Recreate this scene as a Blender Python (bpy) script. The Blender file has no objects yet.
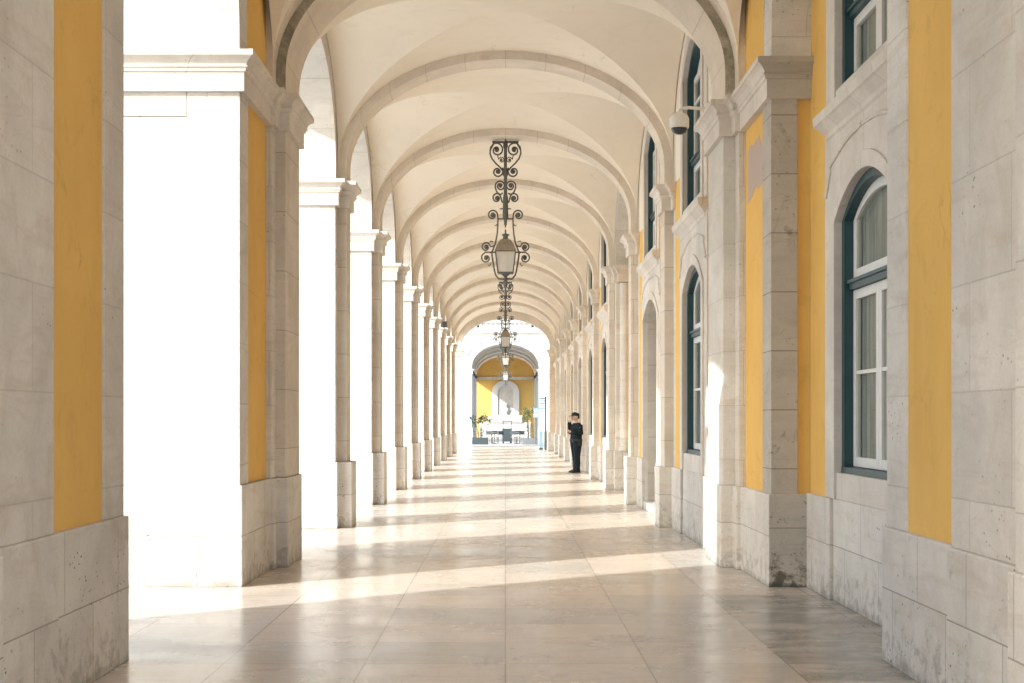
import bpy, math, random
from mathutils import Vector, Matrix
random.seed(7)
R = math.radians
sc = bpy.context.scene
col = sc.collection
PI = math.pi

# ------------------------------------------------------------------ camera
cam = bpy.data.cameras.new('camera'); cam_o = bpy.data.objects.new('camera', cam)
col.objects.link(cam_o)
cam_o.location = (0, 0, 1.65); cam_o.rotation_euler = (R(90), 0, 0)
cam.sensor_width = 36; cam.lens = 50; cam.shift_x = 0.0064; cam.shift_y = 0.0757
cam.clip_start = .1; cam.clip_end = 5000
sc.camera = cam_o

# ------------------------------------------------------------------ light
SUN_EL, SUN_SLOPE = R(30), math.atan2(.625, .780)
sun = bpy.data.lights.new('sun', 'SUN'); sun.energy = 2.0; sun.angle = R(.5); sun.color = (1, .98, .95)
so = bpy.data.objects.new('sun', sun); col.objects.link(so)
d = Vector((math.cos(SUN_SLOPE)*math.cos(SUN_EL), math.sin(SUN_SLOPE)*math.cos(SUN_EL), -math.sin(SUN_EL)))
so.rotation_euler = d.to_track_quat('-Z', 'Y').to_euler(); so.location = (-40, -30, 40)
w = bpy.data.worlds.new('World'); sc.world = w; w.use_nodes = True
nt = w.node_tree; bg = nt.nodes['Background']
sky = nt.nodes.new('ShaderNodeTexSky'); sky.sky_type = 'NISHITA'; sky.sun_disc = False
sky.sun_elevation = SUN_EL; sky.sun_rotation = math.atan2(-d.x, -d.y) % (2*PI)
sky.dust_density = 2.0; sky.air_density = 1.0; sky.ozone_density = 1.0
nt.links.new(sky.outputs[0], bg.inputs[0]); bg.inputs[1].default_value = .15
vs = sc.view_settings
sc.display_settings.display_device = 'sRGB'
vs.view_transform = 'Standard'; vs.look = 'None'; vs.gamma = 1; vs.use_curve_mapping = False
vs.exposure = 1.63
vs.use_white_balance = True; vs.white_balance_temperature = 6050; vs.white_balance_tint = 4
sc.cycles.use_denoising = True
sc.cycles.max_bounces = 10; sc.cycles.diffuse_bounces = 7; sc.cycles.glossy_bounces = 4
sc.cycles.transparent_max_bounces = 8; sc.cycles.sample_clamp_indirect = 8
sc.cycles.caustics_reflective = False; sc.cycles.caustics_refractive = False

# ------------------------------------------------------------------ materials
class NT:
    def __init__(s, name):
        s.m = bpy.data.materials.new(name); s.m.use_nodes = True
        s.t = s.m.node_tree; s.b = s.t.nodes['Principled BSDF']; s.out = s.t.nodes['Material Output']
    def n(s, kind, **kw):
        x = s.t.nodes.new('ShaderNode'+kind)
        for k, v in kw.items():
            if k.startswith('i_'): x.inputs[k[2:].replace('_', ' ')].default_value = v
            else: setattr(x, k, v)
        return x
    def l(s, a, b): s.t.links.new(a, b)
    def pos(s): return s.n('NewGeometry').outputs['Position']
    def vmul(s, v, k):
        x = s.n('VectorMath', operation='MULTIPLY'); s.l(v, x.inputs[0]); x.inputs[1].default_value = k; return x.outputs[0]
    def noise(s, v, scale, detail=5, rough=.55, dist=0):
        x = s.n('TexNoise'); x.inputs['Scale'].default_value = scale; x.inputs['Detail'].default_value = detail
        x.inputs['Roughness'].default_value = rough; x.inputs['Distortion'].default_value = dist
        s.l(v, x.inputs['Vector']); return x.outputs['Fac']
    def ramp(s, f, a, b, lo=0., hi=1.):
        x = s.n('MapRange'); x.clamp = True
        s.l(f, x.inputs[0]); x.inputs[1].default_value = a; x.inputs[2].default_value = b
        x.inputs[3].default_value = lo; x.inputs[4].default_value = hi; return x.outputs[0]
    def math(s, op, a, b=None):
        x = s.n('Math', operation=op)
        for i, v in enumerate((a, b)):
            if v is None: continue
            if isinstance(v, (int, float)): x.inputs[i].default_value = v
            else: s.l(v, x.inputs[i])
        return x.outputs[0]
    def mix(s, f, a, b, mode='MIX'):
        x = s.n('Mix', data_type='RGBA', blend_type=mode)
        for i, v in ((0, f), (6, a), (7, b)):
            if isinstance(v, (int, float)): x.inputs[i].default_value = v
            elif isinstance(v, tuple): x.inputs[i].default_value = v+(1,) if len(v) == 3 else v
            else: s.l(v, x.inputs[i])
        return x.outputs[2]
    def bump(s, h, strength=.3, dist=.01):
        x = s.n('Bump'); x.inputs['Strength'].default_value = strength; x.inputs['Distance'].default_value = dist
        s.l(h, x.inputs['Height']); s.l(x.outputs[0], s.b.inputs['Normal'])
    def done(s, c, rough=.8, spec=.3):
        if isinstance(c, tuple): s.b.inputs['Base Color'].default_value = c+(1,)
        else: s.l(c, s.b.inputs['Base Color'])
        if isinstance(rough, (int, float)): s.b.inputs['Roughness'].default_value = rough
        else: s.l(rough, s.b.inputs['Roughness'])
        s.b.inputs['Specular IOR Level'].default_value = spec
        return s.m

def stone(name, base, stain, row=.62, bw=1.1, joint=.6, grime=0., pits=.5, vein=.35, stainamt=.5, zoff=0.):
    """limestone: block tone, blotches, stretched veins, brown stains, pits, hairline joints"""
    q = NT(name); p = q.pos()
    sx = q.n('SeparateXYZ'); q.l(p, sx.inputs[0])
    cv = q.n('CombineXYZ'); q.l(q.math('ADD', sx.outputs[0], sx.outputs[1]), cv.inputs[0])
    q.l(q.math('ADD', sx.outputs[2], zoff), cv.inputs[1])
    br = q.n('TexBrick'); q.l(cv.outputs[0], br.inputs['Vector'])
    for k, v in (('Scale', 1), ('Mortar Size', .006), ('Mortar Smooth', .4), ('Bias', 0), ('Brick Width', bw), ('Row Height', row)):
        br.inputs[k].default_value = v
    br.inputs['Color1'].default_value = (.94, .93, .915, 1); br.inputs['Color2'].default_value = (1.06, 1.05, 1.04, 1)
    br.inputs['Mortar'].default_value = (1-joint, 1-joint*1.05, 1-joint*1.1, 1)
    blot = q.ramp(q.noise(p, 1.1, 9, .68, .4), .3, .7, .82, 1.12)
    vv = q.vmul(p, (1.0, 1.0, 5.5))
    ve = q.ramp(q.noise(vv, 1.1, 9, .72, .9), .50, .74)
    st = q.ramp(q.noise(q.vmul(p, (1.3, 1.3, .7)), 1.7, 8, .7, .9), .55, .74)
    c = q.mix(1., base, br.outputs['Color'], 'MULTIPLY')
    cb = q.n('CombineColor'); [q.l(blot, cb.inputs[i]) for i in range(3)]
    c = q.mix(1., c, cb.outputs[0], 'MULTIPLY')
    c = q.mix(q.math('MULTIPLY', ve, vein), c, stain)
    c = q.mix(q.math('MULTIPLY', st, stainamt), c, stain)
    fine = q.noise(p, 55, 4, .6)
    c = q.mix(q.ramp(fine, .35, .7, 0, .16), c, (base[0]*.62, base[1]*.58, base[2]*.52))
    vo = q.n('TexVoronoi'); vo.inputs['Scale'].default_value = 13; q.l(q.vmul(p, (1, 1, 1.7)), vo.inputs['Vector'])
    pm = q.ramp(q.noise(p, 1.7, 6, .65), .53, .64)
    pit = q.math('MULTIPLY', q.ramp(q.math('ADD', vo.outputs['Distance'], q.math('MULTIPLY', q.noise(p, 30, 3), .22)), .23, .31, 1, 0), pm)
    c = q.mix(q.math('MULTIPLY', pit, pits), c, (.12, .10, .08))
    if grime:
        zz = q.ramp(sx.outputs[2], 0, .55, 1, 0)
        g = q.ramp(q.math('ADD', q.noise(p, 7, 7, .72, .4), q.math('MULTIPLY', zz, .20)), .62, .74)
        c = q.mix(q.math('MULTIPLY', g, grime), c, (.10, .085, .06))
        g2 = q.math('MULTIPLY', q.ramp(q.math('ADD', q.noise(p, 3, 6, .7), q.ramp(sx.outputs[2], 0, .09, .3, 0)), .62, .72), .75)
        c = q.mix(q.math('MULTIPLY', g2, grime), c, (.055, .065, .045))
    h = q.math('SUBTRACT', q.math('ADD', q.math('MULTIPLY', fine, .25), q.math('MULTIPLY', blot, .6)), q.math('ADD', q.math('MULTIPLY', br.outputs['Fac'], .7), q.math('MULTIPLY', pit, .8)))
    q.bump(h, .35, .012)
    return q.done(c, q.ramp(fine, .3, .7, .62, .85), .3)

def plaster(name, base, dark, mott=.12, streak=.0, rough=.9):
    q = NT(name); p = q.pos()
    n1 = q.ramp(q.noise(p, .9, 6, .6), .3, .7)
    n2 = q.ramp(q.noise(q.vmul(p, (3, 3, .5)), 1.3, 6, .65), .5, .75)
    fine = q.noise(p, 60, 4, .6)
    c = q.mix(q.math('MULTIPLY', n1, mott), base, dark)
    c = q.mix(q.math('MULTIPLY', n2, streak), c, dark)
    n3 = q.ramp(q.noise(p, 2.3, 9, .74, .8), .55, .72)
    c = q.mix(q.math('MULTIPLY', n3, mott*.9), c, tuple(v*.72 for v in dark))
    n4 = q.ramp(q.noise(q.vmul(p, (.7, .7, .7)), .55, 3, .5), .52, .56)
    c = q.mix(q.math('MULTIPLY', n4, mott*.35), c, tuple(v*1.12 for v in base))
    c = q.mix(q.ramp(fine, .38, .7, 0, .16), c, dark)
    wv = q.n('VectorMath', operation='ADD'); q.l(p, wv.inputs[0]); nv = q.n('TexNoise'); nv.inputs['Scale'].default_value = 1.6; nv.inputs['Detail'].default_value = 6; q.l(p, nv.inputs['Vector']); q.l(q.vmul(nv.outputs['Color'], (.9, .9, .9)), wv.inputs[1])
    vc = q.n('TexVoronoi', feature='DISTANCE_TO_EDGE'); vc.inputs['Scale'].default_value = .55; q.l(wv.outputs[0], vc.inputs['Vector'])
    ck = q.math('MULTIPLY', q.ramp(vc.outputs['Distance'], .0, .006, 1, 0), q.ramp(q.noise(p, .8, 3), .52, .6))
    c = q.mix(q.math('MULTIPLY', ck, .38), c, tuple(v*.5 for v in dark))
    q.bump(q.math('ADD', q.math('MULTIPLY', fine, .3), n1), .12, .01)
    return q.done(c, rough, .2)

M = {}
M['stone'] = stone('limestone', (.66, .63, .585), (.48, .40, .32), row=.60, bw=1.3, joint=.20, vein=.62, stainamt=.6, pits=.6)
M['stone_base'] = stone('limestone_base', (.67, .64, .595), (.46, .38, .30), row=.50, bw=1.15, joint=.45, grime=.35, pits=.95, vein=.5, stainamt=.6)
M['stone_tan'] = stone('limestone_tan', (.64, .58, .51), (.45, .35, .28), row=.66, bw=1.3, joint=.4)
M['stone_trim'] = stone('limestone_trim', (.68, .635, .58), (.50, .41, .35), row=9., bw=.8, joint=.35, pits=.3)
M['stone_stained'] = stone('limestone_stained', (.47, .435, .38), (.14, .14, .11), row=.58, bw=3.3, joint=.5, grime=.95, pits=.9, vein=.25, stainamt=.45)
M['plaster'] = plaster('vault_plaster', (.84, .765, .645), (.70, .61, .49), .26, .16)
M['yellow'] = plaster('ochre_plaster', (.78, .50, .15), (.62, .37, .10), .5, .35)
M['facade'] = plaster('white_facade', (.78, .76, .73), (.66, .63, .59), .3, .1)

def rib_stone():
    q = NT('rib_stone'); p = q.pos()
    uv = q.n('UVMap'); sx = q.n('SeparateXYZ'); q.l(uv.outputs[0], sx.inputs[0])
    fr = q.math('ABSOLUTE', q.math('SUBTRACT', q.math('FRACT', q.math('DIVIDE', sx.outputs[0], .62)), .5))
    jn = q.ramp(fr, .490, .496)
    b = q.ramp(q.noise(p, 1.6, 7, .65), .3, .7, .86, 1.08)
    cb = q.n('CombineColor'); [q.l(b, cb.inputs[i]) for i in range(3)]
    c = q.mix(1., (.72, .64, .54), cb.outputs[0], 'MULTIPLY')
    fine = q.noise(p, 45, 4, .6)
    c = q.mix(q.ramp(fine, .4, .7, 0, .18), c, (.43, .37, .31))
    st = q.ramp(q.noise(p, 2.2, 8, .7, .6), .6, .75)
    c = q.mix(q.math('MULTIPLY', st, .4), c, (.40, .32, .25))
    c = q.mix(q.math('MULTIPLY', jn, .45), c, (.25, .19, .14))
    q.bump(q.math('SUBTRACT', q.math('MULTIPLY', fine, .3), q.math('MULTIPLY', jn, .6)), .3, .01)
    return q.done(c, .8, .25)
M['rib'] = rib_stone()
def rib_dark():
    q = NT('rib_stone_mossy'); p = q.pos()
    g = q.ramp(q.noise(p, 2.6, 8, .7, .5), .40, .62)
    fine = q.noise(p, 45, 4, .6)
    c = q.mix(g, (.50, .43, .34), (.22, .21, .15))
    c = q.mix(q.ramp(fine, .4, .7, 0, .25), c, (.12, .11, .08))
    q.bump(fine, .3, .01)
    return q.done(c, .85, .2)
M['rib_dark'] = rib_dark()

def floor_mat():
    q = NT('polished_floor'); p = q.pos()
    mp = q.n('VectorMath', operation='ADD'); q.l(p, mp.inputs[0]); mp.inputs[1].default_value = (9.5, -9.59+93, 0)
    br = q.n('TexBrick'); br.offset = 0; br.squash = 1; q.l(mp.outputs[0], br.inputs['Vector'])
    for k, v in (('Scale', 1), ('Mortar Size', .0065), ('Mortar Smooth', .3), ('Bias', 0), ('Brick Width', .95), ('Row Height', .93)):
        br.inputs[k].default_value = v
    br.inputs['Color1'].default_value = (.84, .83, .82, 1); br.inputs['Color2'].default_value = (1.08, 1.06, 1.03, 1); br.inputs['Mortar'].default_value = (.56, .52, .47, 1)
    br2 = q.n('TexBrick'); br2.offset = 0; q.l(mp.outputs[0], br2.inputs['Vector'])
    for k, v in (('Scale', 1), ('Mortar Size', 0), ('Brick Width', .95), ('Row Height', .93), ('Bias', .1)): br2.inputs[k].default_value = v
    br2.inputs['Color1'].default_value = (0, 0, 0, 1); br2.inputs['Color2'].default_value = (1, 1, 1, 1); br2.inputs['Mortar'].default_value = (.5, .5, .5, 1)
    # veins shift from tile to tile
    of = q.n('VectorMath', operation='MULTIPLY_ADD'); q.l(br2.outputs['Color'], of.inputs[0]); of.inputs[1].default_value = (7, 13, 5); q.l(p, of.inputs[2])
    pv = of.outputs[0]
    sx = q.n('SeparateXYZ'); q.l(p, sx.inputs[0])
    tone = q.ramp(q.noise(pv, 1.3, 7, .65, .5), .32, .68)
    c = q.mix(tone, (.61, .53, .445), (.66, .61, .55))
    sb = q.n('SeparateColor'); q.l(br2.outputs['Color'], sb.inputs[0])
    c = q.mix(q.ramp(sb.outputs[0], .55, 1, 0, .45), c, (.60, .485, .40))
    c = q.mix(q.ramp(sb.outputs[0], .45, 0, 0, .35), c, (.60, .57, .53))
    vn = q.ramp(q.noise(q.vmul(pv, (1.2, 3.6, 1)), 1.7, 8, .62, .8), .48, .74)
    c = q.mix(q.math('MULTIPLY', vn, .45), c, (.42, .31, .22))
    grey = q.ramp(q.noise(p, .55, 5, .6), .45, .62)
    c = q.mix(q.math('MULTIPLY', grey, .18), c, (.48, .45, .41))
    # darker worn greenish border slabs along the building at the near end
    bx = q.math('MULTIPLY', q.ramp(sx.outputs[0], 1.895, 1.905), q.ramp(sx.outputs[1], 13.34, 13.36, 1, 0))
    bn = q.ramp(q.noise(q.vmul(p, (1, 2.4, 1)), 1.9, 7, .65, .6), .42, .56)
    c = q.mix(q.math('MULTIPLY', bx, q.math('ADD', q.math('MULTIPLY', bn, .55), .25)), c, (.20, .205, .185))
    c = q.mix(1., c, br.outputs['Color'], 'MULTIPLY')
    vo = q.n('TexVoronoi'); vo.inputs['Scale'].default_value = 4.2; vo.inputs['Randomness'].default_value = 1; q.l(q.vmul(p, (1, 2.8, 1)), vo.inputs['Vector'])
    pm = q.ramp(q.noise(p, 1.7, 4, .6), .49, .60)
    pit = q.math('MULTIPLY', q.ramp(q.math('ADD', vo.outputs['Distance'], q.math('MULTIPLY', q.noise(p, 22, 3), .12)), .13, .17, 1, 0), pm)
    c = q.mix(q.math('MULTIPLY', pit, .75), c, (.10, .075, .06))
    sp = q.noise(p, 38, 5, .7)
    c = q.mix(q.ramp(sp, .54, .70, 0, .5), c, (.27, .20, .15))
    q.bump(q.math('SUBTRACT', q.math('MULTIPLY', q.noise(p, 3, 4), .4), q.math('MULTIPLY', sp, .3)), .04, .01)
    r = q.ramp(q.noise(p, 1.1, 6, .6),   .3, .7, .17, .33)
    q.done(c, r, .36); return q.m
M['floor'] = floor_mat()

def paving(name, c1, c2, s=.5):
    q = NT(name); p = q.pos()
    br = q.n('TexBrick'); q.l(p, br.inputs['Vector'])
    for k, v in (('Scale', 1), ('Mortar Size', .006), ('Brick Width', s*1.6), ('Row Height', s)): br.inputs[k].default_value = v
    br.inputs['Color1'].default_value = (.9, .9, .9, 1); br.inputs['Color2'].default_value = (1.05, 1.05, 1.05, 1); br.inputs['Mortar'].default_value = (.6, .6, .6, 1)
    c = q.mix(q.ramp(q.noise(p, .4, 6), .3, .7), c1, c2)
    return q.done(q.mix(1., c, br.outputs['Color'], 'MULTIPLY'), .8, .3)
M['plaza'] = paving('plaza_paving', (.66, .63, .58), (.74, .71, .66))
M['street'] = paving('street_paving', (.52, .49, .45), (.60, .57, .53), .25)

def simple(name, c, rough=.6, spec=.4, var=.25, metal=0., scale=9):
    q = NT(name); p = q.pos()
    n = q.ramp(q.noise(p, scale, 6, .6), .3, .7)
    q.b.inputs['Metallic'].default_value = metal
    return q.done(q.mix(n, c, tuple(v*(1-var) for v in c)), rough, spec)
M['green'] = simple('green_paint', (.014, .056, .066), .45, .5)
M['white'] = simple('white_paint', (.74, .73, .70), .45, .5, .1)
M['iron'] = simple('wrought_iron', (.115, .12, .108), .6, .4, .35)
M['copper'] = simple('lantern_roof_metal', (.25, .20, .145), .5, .5, .3)
M['uniform'] = simple('navy_uniform', (.009, .016, .022), .8, .25, .3, scale=14)
M['black'] = simple('black_gear', (.016, .018, .02), .55, .4, .2)
M['skin'] = simple('skin', (.58, .39, .30), .55, .4, .1)
M['planter'] = simple('slate_planter', (.06, .075, .08), .6, .4, .3)
M['planter_grey'] = simple('grey_planter', (.20, .205, .205), .6, .4, .3)
M['leaf_dark'] = simple('dark_leaves', (.045, .085, .035), .55, .4, .4, scale=5)
M['leaf_light'] = simple('lime_leaves', (.24, .25, .09), .55, .4, .4, scale=5)
M['bark'] = simple('bark', (.16, .12, .08), .9, .2, .3)
M['camera_white'] = simple('camera_housing', (.82, .80, .76), .35, .5, .08)
M['dome'] = simple('smoked_dome', (.02, .035, .045), .08, .6, .1)
M['wood'] = simple('pale_wood', (.40, .29, .18), .6, .3, .25)
M['sign_blue'] = simple('sign_panel', (.24, .36, .42), .4, .5, .15)
M['sign_grey'] = simple('sign_post_paint', (.07, .085, .095), .5, .4, .2)
M['marble'] = simple('white_marble', (.76, .74, .70), .5, .4, .12)
M['peeled'] = plaster('peeled_render', (.52, .42, .36), (.42, .33, .29), .5, .3)
M['cap'] = simple('navy_cap', (.018, .026, .035), .7, .3, .2)
M['parasol'] = simple('cream_canvas', (.72, .67, .58), .8, .2, .1)

def curtain_mat():
    q = NT('curtain_cloth'); p = q.pos()
    n = q.ramp(q.noise(q.vmul(p, (7, 7, .35)), 2.2, 4, .6), .32, .68)
    return q.done(q.mix(n, (.30, .30, .27), (.66, .65, .61)), .9, .1)
M['curtain'] = curtain_mat()
def glass_mat(name, tint, refl):
    q = NT(name)
    tr = q.n('BsdfTransparent'); tr.inputs[0].default_value = tint+(1,)
    gl = q.n('BsdfGlossy'); gl.inputs['Roughness'].default_value = .03
    fz = q.n('Fresnel'); fz.inputs[0].default_value = 1.45
    mx = q.n('MixShader'); q.l(q.math('MULTIPLY', q.math('ADD', fz.outputs[0], refl), q.math('SUBTRACT', 1, q.n('NewGeometry').outputs['Backfacing'])), mx.inputs[0])
    q.l(tr.outputs[0], mx.inputs[1]); q.l(gl.outputs[0], mx.inputs[2]); q.l(mx.outputs[0], q.out.inputs[0])
    return q.m
M['glass'] = glass_mat('window_glass', (.86, .88, .87), .02)
def frosted():
    q = NT('frosted_lantern_glass'); p = q.pos()
    n = q.ramp(q.noise(q.vmul(p, (3, 3, 1)), 4, 5), .3, .7)
    q.b.inputs['Transmission Weight'].default_value = .25
    return q.done(q.mix(n, (.62, .585, .53), (.52, .485, .43)), .45, .5)
M['frost'] = frosted()

# ------------------------------------------------------------------ mesh builder
class MB:
    def __init__(s): s.v = []; s.f = []; s.uv = []; s.mi = []; s.cur = 0; s.smooth = False; s.sm = []
    def face(s, idx, uv=None):
        s.f.append(tuple(idx)); s.uv.append(uv); s.mi.append(s.cur); s.sm.append(s.smooth)
    def add(s, pts): b = len(s.v); s.v += [tuple(p) for p in pts]; return b
    def box(s, x0, x1, y0, y1, z0, z1):
        b = s.add([(x0, y0, z0), (x1, y0, z0), (x1, y1, z0), (x0, y1, z0), (x0, y0, z1), (x1, y0, z1), (x1, y1, z1), (x0, y1, z1)])
        for q in ((3, 2, 1, 0), (4, 5, 6, 7), (0, 1, 5, 4), (1, 2, 6, 5), (2, 3, 7, 6), (3, 0, 4, 7)): s.face([b+i for i in q])
    def rings(s, rings, cap=True, closed=True):
        n = len(rings[0]); bs = [s.add(r) for r in rings]
        for a, b in zip(bs, bs[1:]):
            for i in range(n if closed else n-1):
                j = (i+1) % n; s.face((a+i, a+j, b+j, b+i))
        if cap:
            s.face([bs[0]+i for i in reversed(range(n))]); s.face([bs[-1]+i for i in range(n)])
    def prism(s, poly, z0, z1): s.rings([[(x, y, z0) for x, y in poly], [(x, y, z1) for x, y in poly]])
    def mould(s, poly, levels):
        s.rings([[(x, y, z) for x, y in offset(poly, dd)] for z, dd in levels])
    def lathe(s, prof, c=(0, 0, 0), n=16, sq=False):
        rs = []
        for r, z in prof:
            rs.append([(c[0]+r*math.cos(2*PI*(i+.5*sq)/n)*(1.414 if sq else 1), c[1]+r*math.sin(2*PI*(i+.5*sq)/n)*(1.414 if sq else 1), c[2]+z) for i in range(n)])
        s.rings(rs)
    def tube(s, path, rad, n=6, flat=None):
        path = [Vector(p) for p in path]; rs = []
        up = None
        for i, p in enumerate(path):
            t = (path[min(i+1, len(path)-1)]-path[max(i-1, 0)]).normalized()
            if up is None: up = Vector((0, 1, 0)) if abs(t.y) < .9 else Vector((1, 0, 0))
            side = t.cross(up).normalized(); up2 = side.cross(t).normalized(); up = up2
            r = rad(i/(len(path)-1)) if callable(rad) else rad
            fl = flat or 1
            rs.append([p+side*r*math.cos(2*PI*k/n)+up2*r*fl*math.sin(2*PI*k/n) for k in range(n)])
        s.rings([[tuple(q) for q in r] for r in rs])
    def ball(s, c, rx, ry=None, rz=None, n=12, m=8):
        ry = ry or rx; rz = rz or rx; rs = []
        for j in range(m+1):
            a = -PI/2+PI*j/m; k = max(math.cos(a), .02)
            rs.append([(c[0]+rx*k*math.cos(2*PI*i/n), c[1]+ry*k*math.sin(2*PI*i/n), c[2]+rz*math.sin(a)) for i in range(n)])
        s.rings(rs)
    def build(s, name, mats, parent=None, bevel=0, smooth=False, sharp=None):
        me = bpy.data.meshes.new(name); me.from_pydata(s.v, [], s.f)
        for m in (mats if isinstance(mats, (list, tuple)) else [mats]): me.materials.append(M[m] if isinstance(m, str) else m)
        for p, k, sm in zip(me.polygons, s.mi, s.sm): p.material_index = k; p.use_smooth = smooth or sm
        if any(u for u in s.uv):
            ul = me.uv_layers.new(name='UVMap')
            for p, u in zip(me.polygons, s.uv):
                if u:
                    for li, q in zip(p.loop_indices, u): ul.data[li].uv = q
        me.update()
        o = bpy.data.objects.new(name, me); col.objects.link(o)
        if parent: o.parent = parent; o.matrix_parent_inverse = Matrix.Translation(-Vector(parent.location)) if False else Matrix()
        if bevel:
            b = o.modifiers.new('bevel', 'BEVEL'); b.width = bevel; b.segments = 2; b.limit_method = 'ANGLE'; b.angle_limit = R(40)
        return o

def offset(poly, dd):
    if abs(dd) < 1e-9: return list(poly)
    n = len(poly); out = []
    for i in range(n):
        p0, p1, p2 = Vector(poly[i-1]), Vector(poly[i]), Vector(poly[(i+1) % n])
        a = (p1-p0).normalized(); b = (p2-p1).normalized()
        na = Vector((a.y, -a.x)); nb = Vector((b.y, -b.x))
        k = 1+na.dot(nb); o = (na+nb)*(dd/max(k, .2)); out.append((p1.x+o.x, p1.y+o.y))
    return out

def root(name, label, cat, loc=(0, 0, 0), group=None, rz=0, kind=None):
    o = bpy.data.objects.new(name, None); o.empty_display_size = .3; col.objects.link(o)
    o.location = loc; o.rotation_euler = (0, 0, rz); return tag(o, label, cat, group, kind)
def tag(o, label=None, cat=None, group=None, kind=None):
    for k, v in (('label', label), ('category', cat), ('group', group), ('kind', kind)):
        if v: o[k] = v
    return o
def kids(o): return [c for c in bpy.data.objects if c.parent == o]
def copy_tree(o, parent=None):
    c = o.copy(); col.objects.link(c)
    if parent: c.parent = parent
    for ch in kids(o): copy_tree(ch, c)
    return c
ORD = ['', 'second', 'third', 'fourth', 'fifth', 'sixth', 'seventh', 'eighth', 'ninth', 'tenth', 'eleventh', 'twelfth']

# ------------------------------------------------------------------ arch helpers
def ell(c, half, zs, rise, n=28, zfoot=None, ex=2.0, ext=0):
    """points left to right along a stilted (super)ellipse"""
    pts = []
    if ext: pts.append((c-half-ext, zfoot))
    if zfoot is not None: pts.append((c-half, zfoot))
    for i in range(n+1):
        if ex == 0:
            t = -1+2*i/n; pts.append((c+half*t, zs+rise*(1-t*t))); continue
        a = PI-PI*i/n; ca, sa = math.cos(a), math.sin(a)
        pts.append((c+half*math.copysign(abs(ca)**(2/ex), ca), zs+rise*max(sa, 0)**(2/ex)))
    if zfoot is not None: pts.append((c+half, zfoot))
    if ext: pts.append((c+half+ext, zfoot))
    return pts
def arch_fill(mb, pts, ztop, d0, d1, ax, ftop=None):
    """solid above a curve: ax='x' curve runs along X, depth along Y; ax='y' the reverse"""
    P = (lambda h, dd, z: (h, dd, z)) if ax == 'x' else (lambda h, dd, z: (dd, h, z))
    tops = ftop or [(h, ztop) for h, z in pts]
    arc = [0]
    for (a, b), (e, f) in zip(pts, pts[1:]): arc.append(arc[-1]+math.hypot(e-a, f-b))
    off = arc[-1]/2
    lo0 = mb.add([P(h, d0, z) for h, z in pts]); lo1 = mb.add([P(h, d1, z) for h, z in pts])
    up0 = mb.add([P(h, d0, z) for h, z in tops]); up1 = mb.add([P(h, d1, z) for h, z in tops])
    n = len(pts); fl = ax == 'y'
    def fc(idx, uv):
        if fl: idx = idx[::-1]; uv = uv[::-1]
        mb.face(idx, uv)
    for i in range(n-1):
        j = i+1; a, b = arc[i]-off, arc[j]-off
        if abs(tops[i][0]-tops[j][0])+abs(tops[i][1]-tops[j][1]) < 1e-6:
            fc((lo0+i, lo0+j, up0+j), [(a, 0), (b, 0), (b, 1)]); fc((lo1+j, lo1+i, up1+i), [(b, 0), (a, 0), (a, 1)])
        else:
            fc((lo0+i, lo0+j, up0+j, up0+i), [(a, 0), (b, 0), (b, 1), (a, 1)])
            fc((lo1+j, lo1+i, up1+i, up1+j), [(b, 0), (a, 0), (a, 1), (b, 1)])
            fc((up0+i, up0+j, up1+j, up1+i), [(a, 0), (b, 0), (b, 1), (a, 1)])
        fc((lo0+j, lo0+i, lo1+i, lo1+j), [(b, 0), (a, 0), (a, 1), (b, 1)])
    fc((lo0, up0, up1, lo1), [(arc[0]-off, 0)]*4); fc((up0+n-1, lo0+n-1, lo1+n-1, up1+n-1), [(off, 0)]*4)
def arch_ring(mb, c, half, zs, rise, width, d0, d1, ax, zfoot, n=24, wr=None, ex=2.0):
    """a frame round an arched opening, from zfoot up and over"""
    inn = ell(c, half, zs, rise, n, zfoot, ex); out = ell(c, half+width, zs, rise+(wr or width), n, zfoot, ex)
    arch_fill(mb, inn, None, d0, d1, ax, ftop=out)

FACE = 2.56           # plane of the piers' inner faces (distance from the corridor's axis)
TOP = 7.75
def capital_levels(zt, h=.385):
    return [(zt-h, -.01), (zt-h, .05), (zt-.20, .05), (zt-.195, .065), (zt-.165, .075), (zt-.155, .09), (zt-.145, .09), (zt-.14, .075),
            (zt-.115, .085), (zt-.085, .105), (zt-.06, .14), (zt-.055, .155), (zt, .155)]

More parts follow.
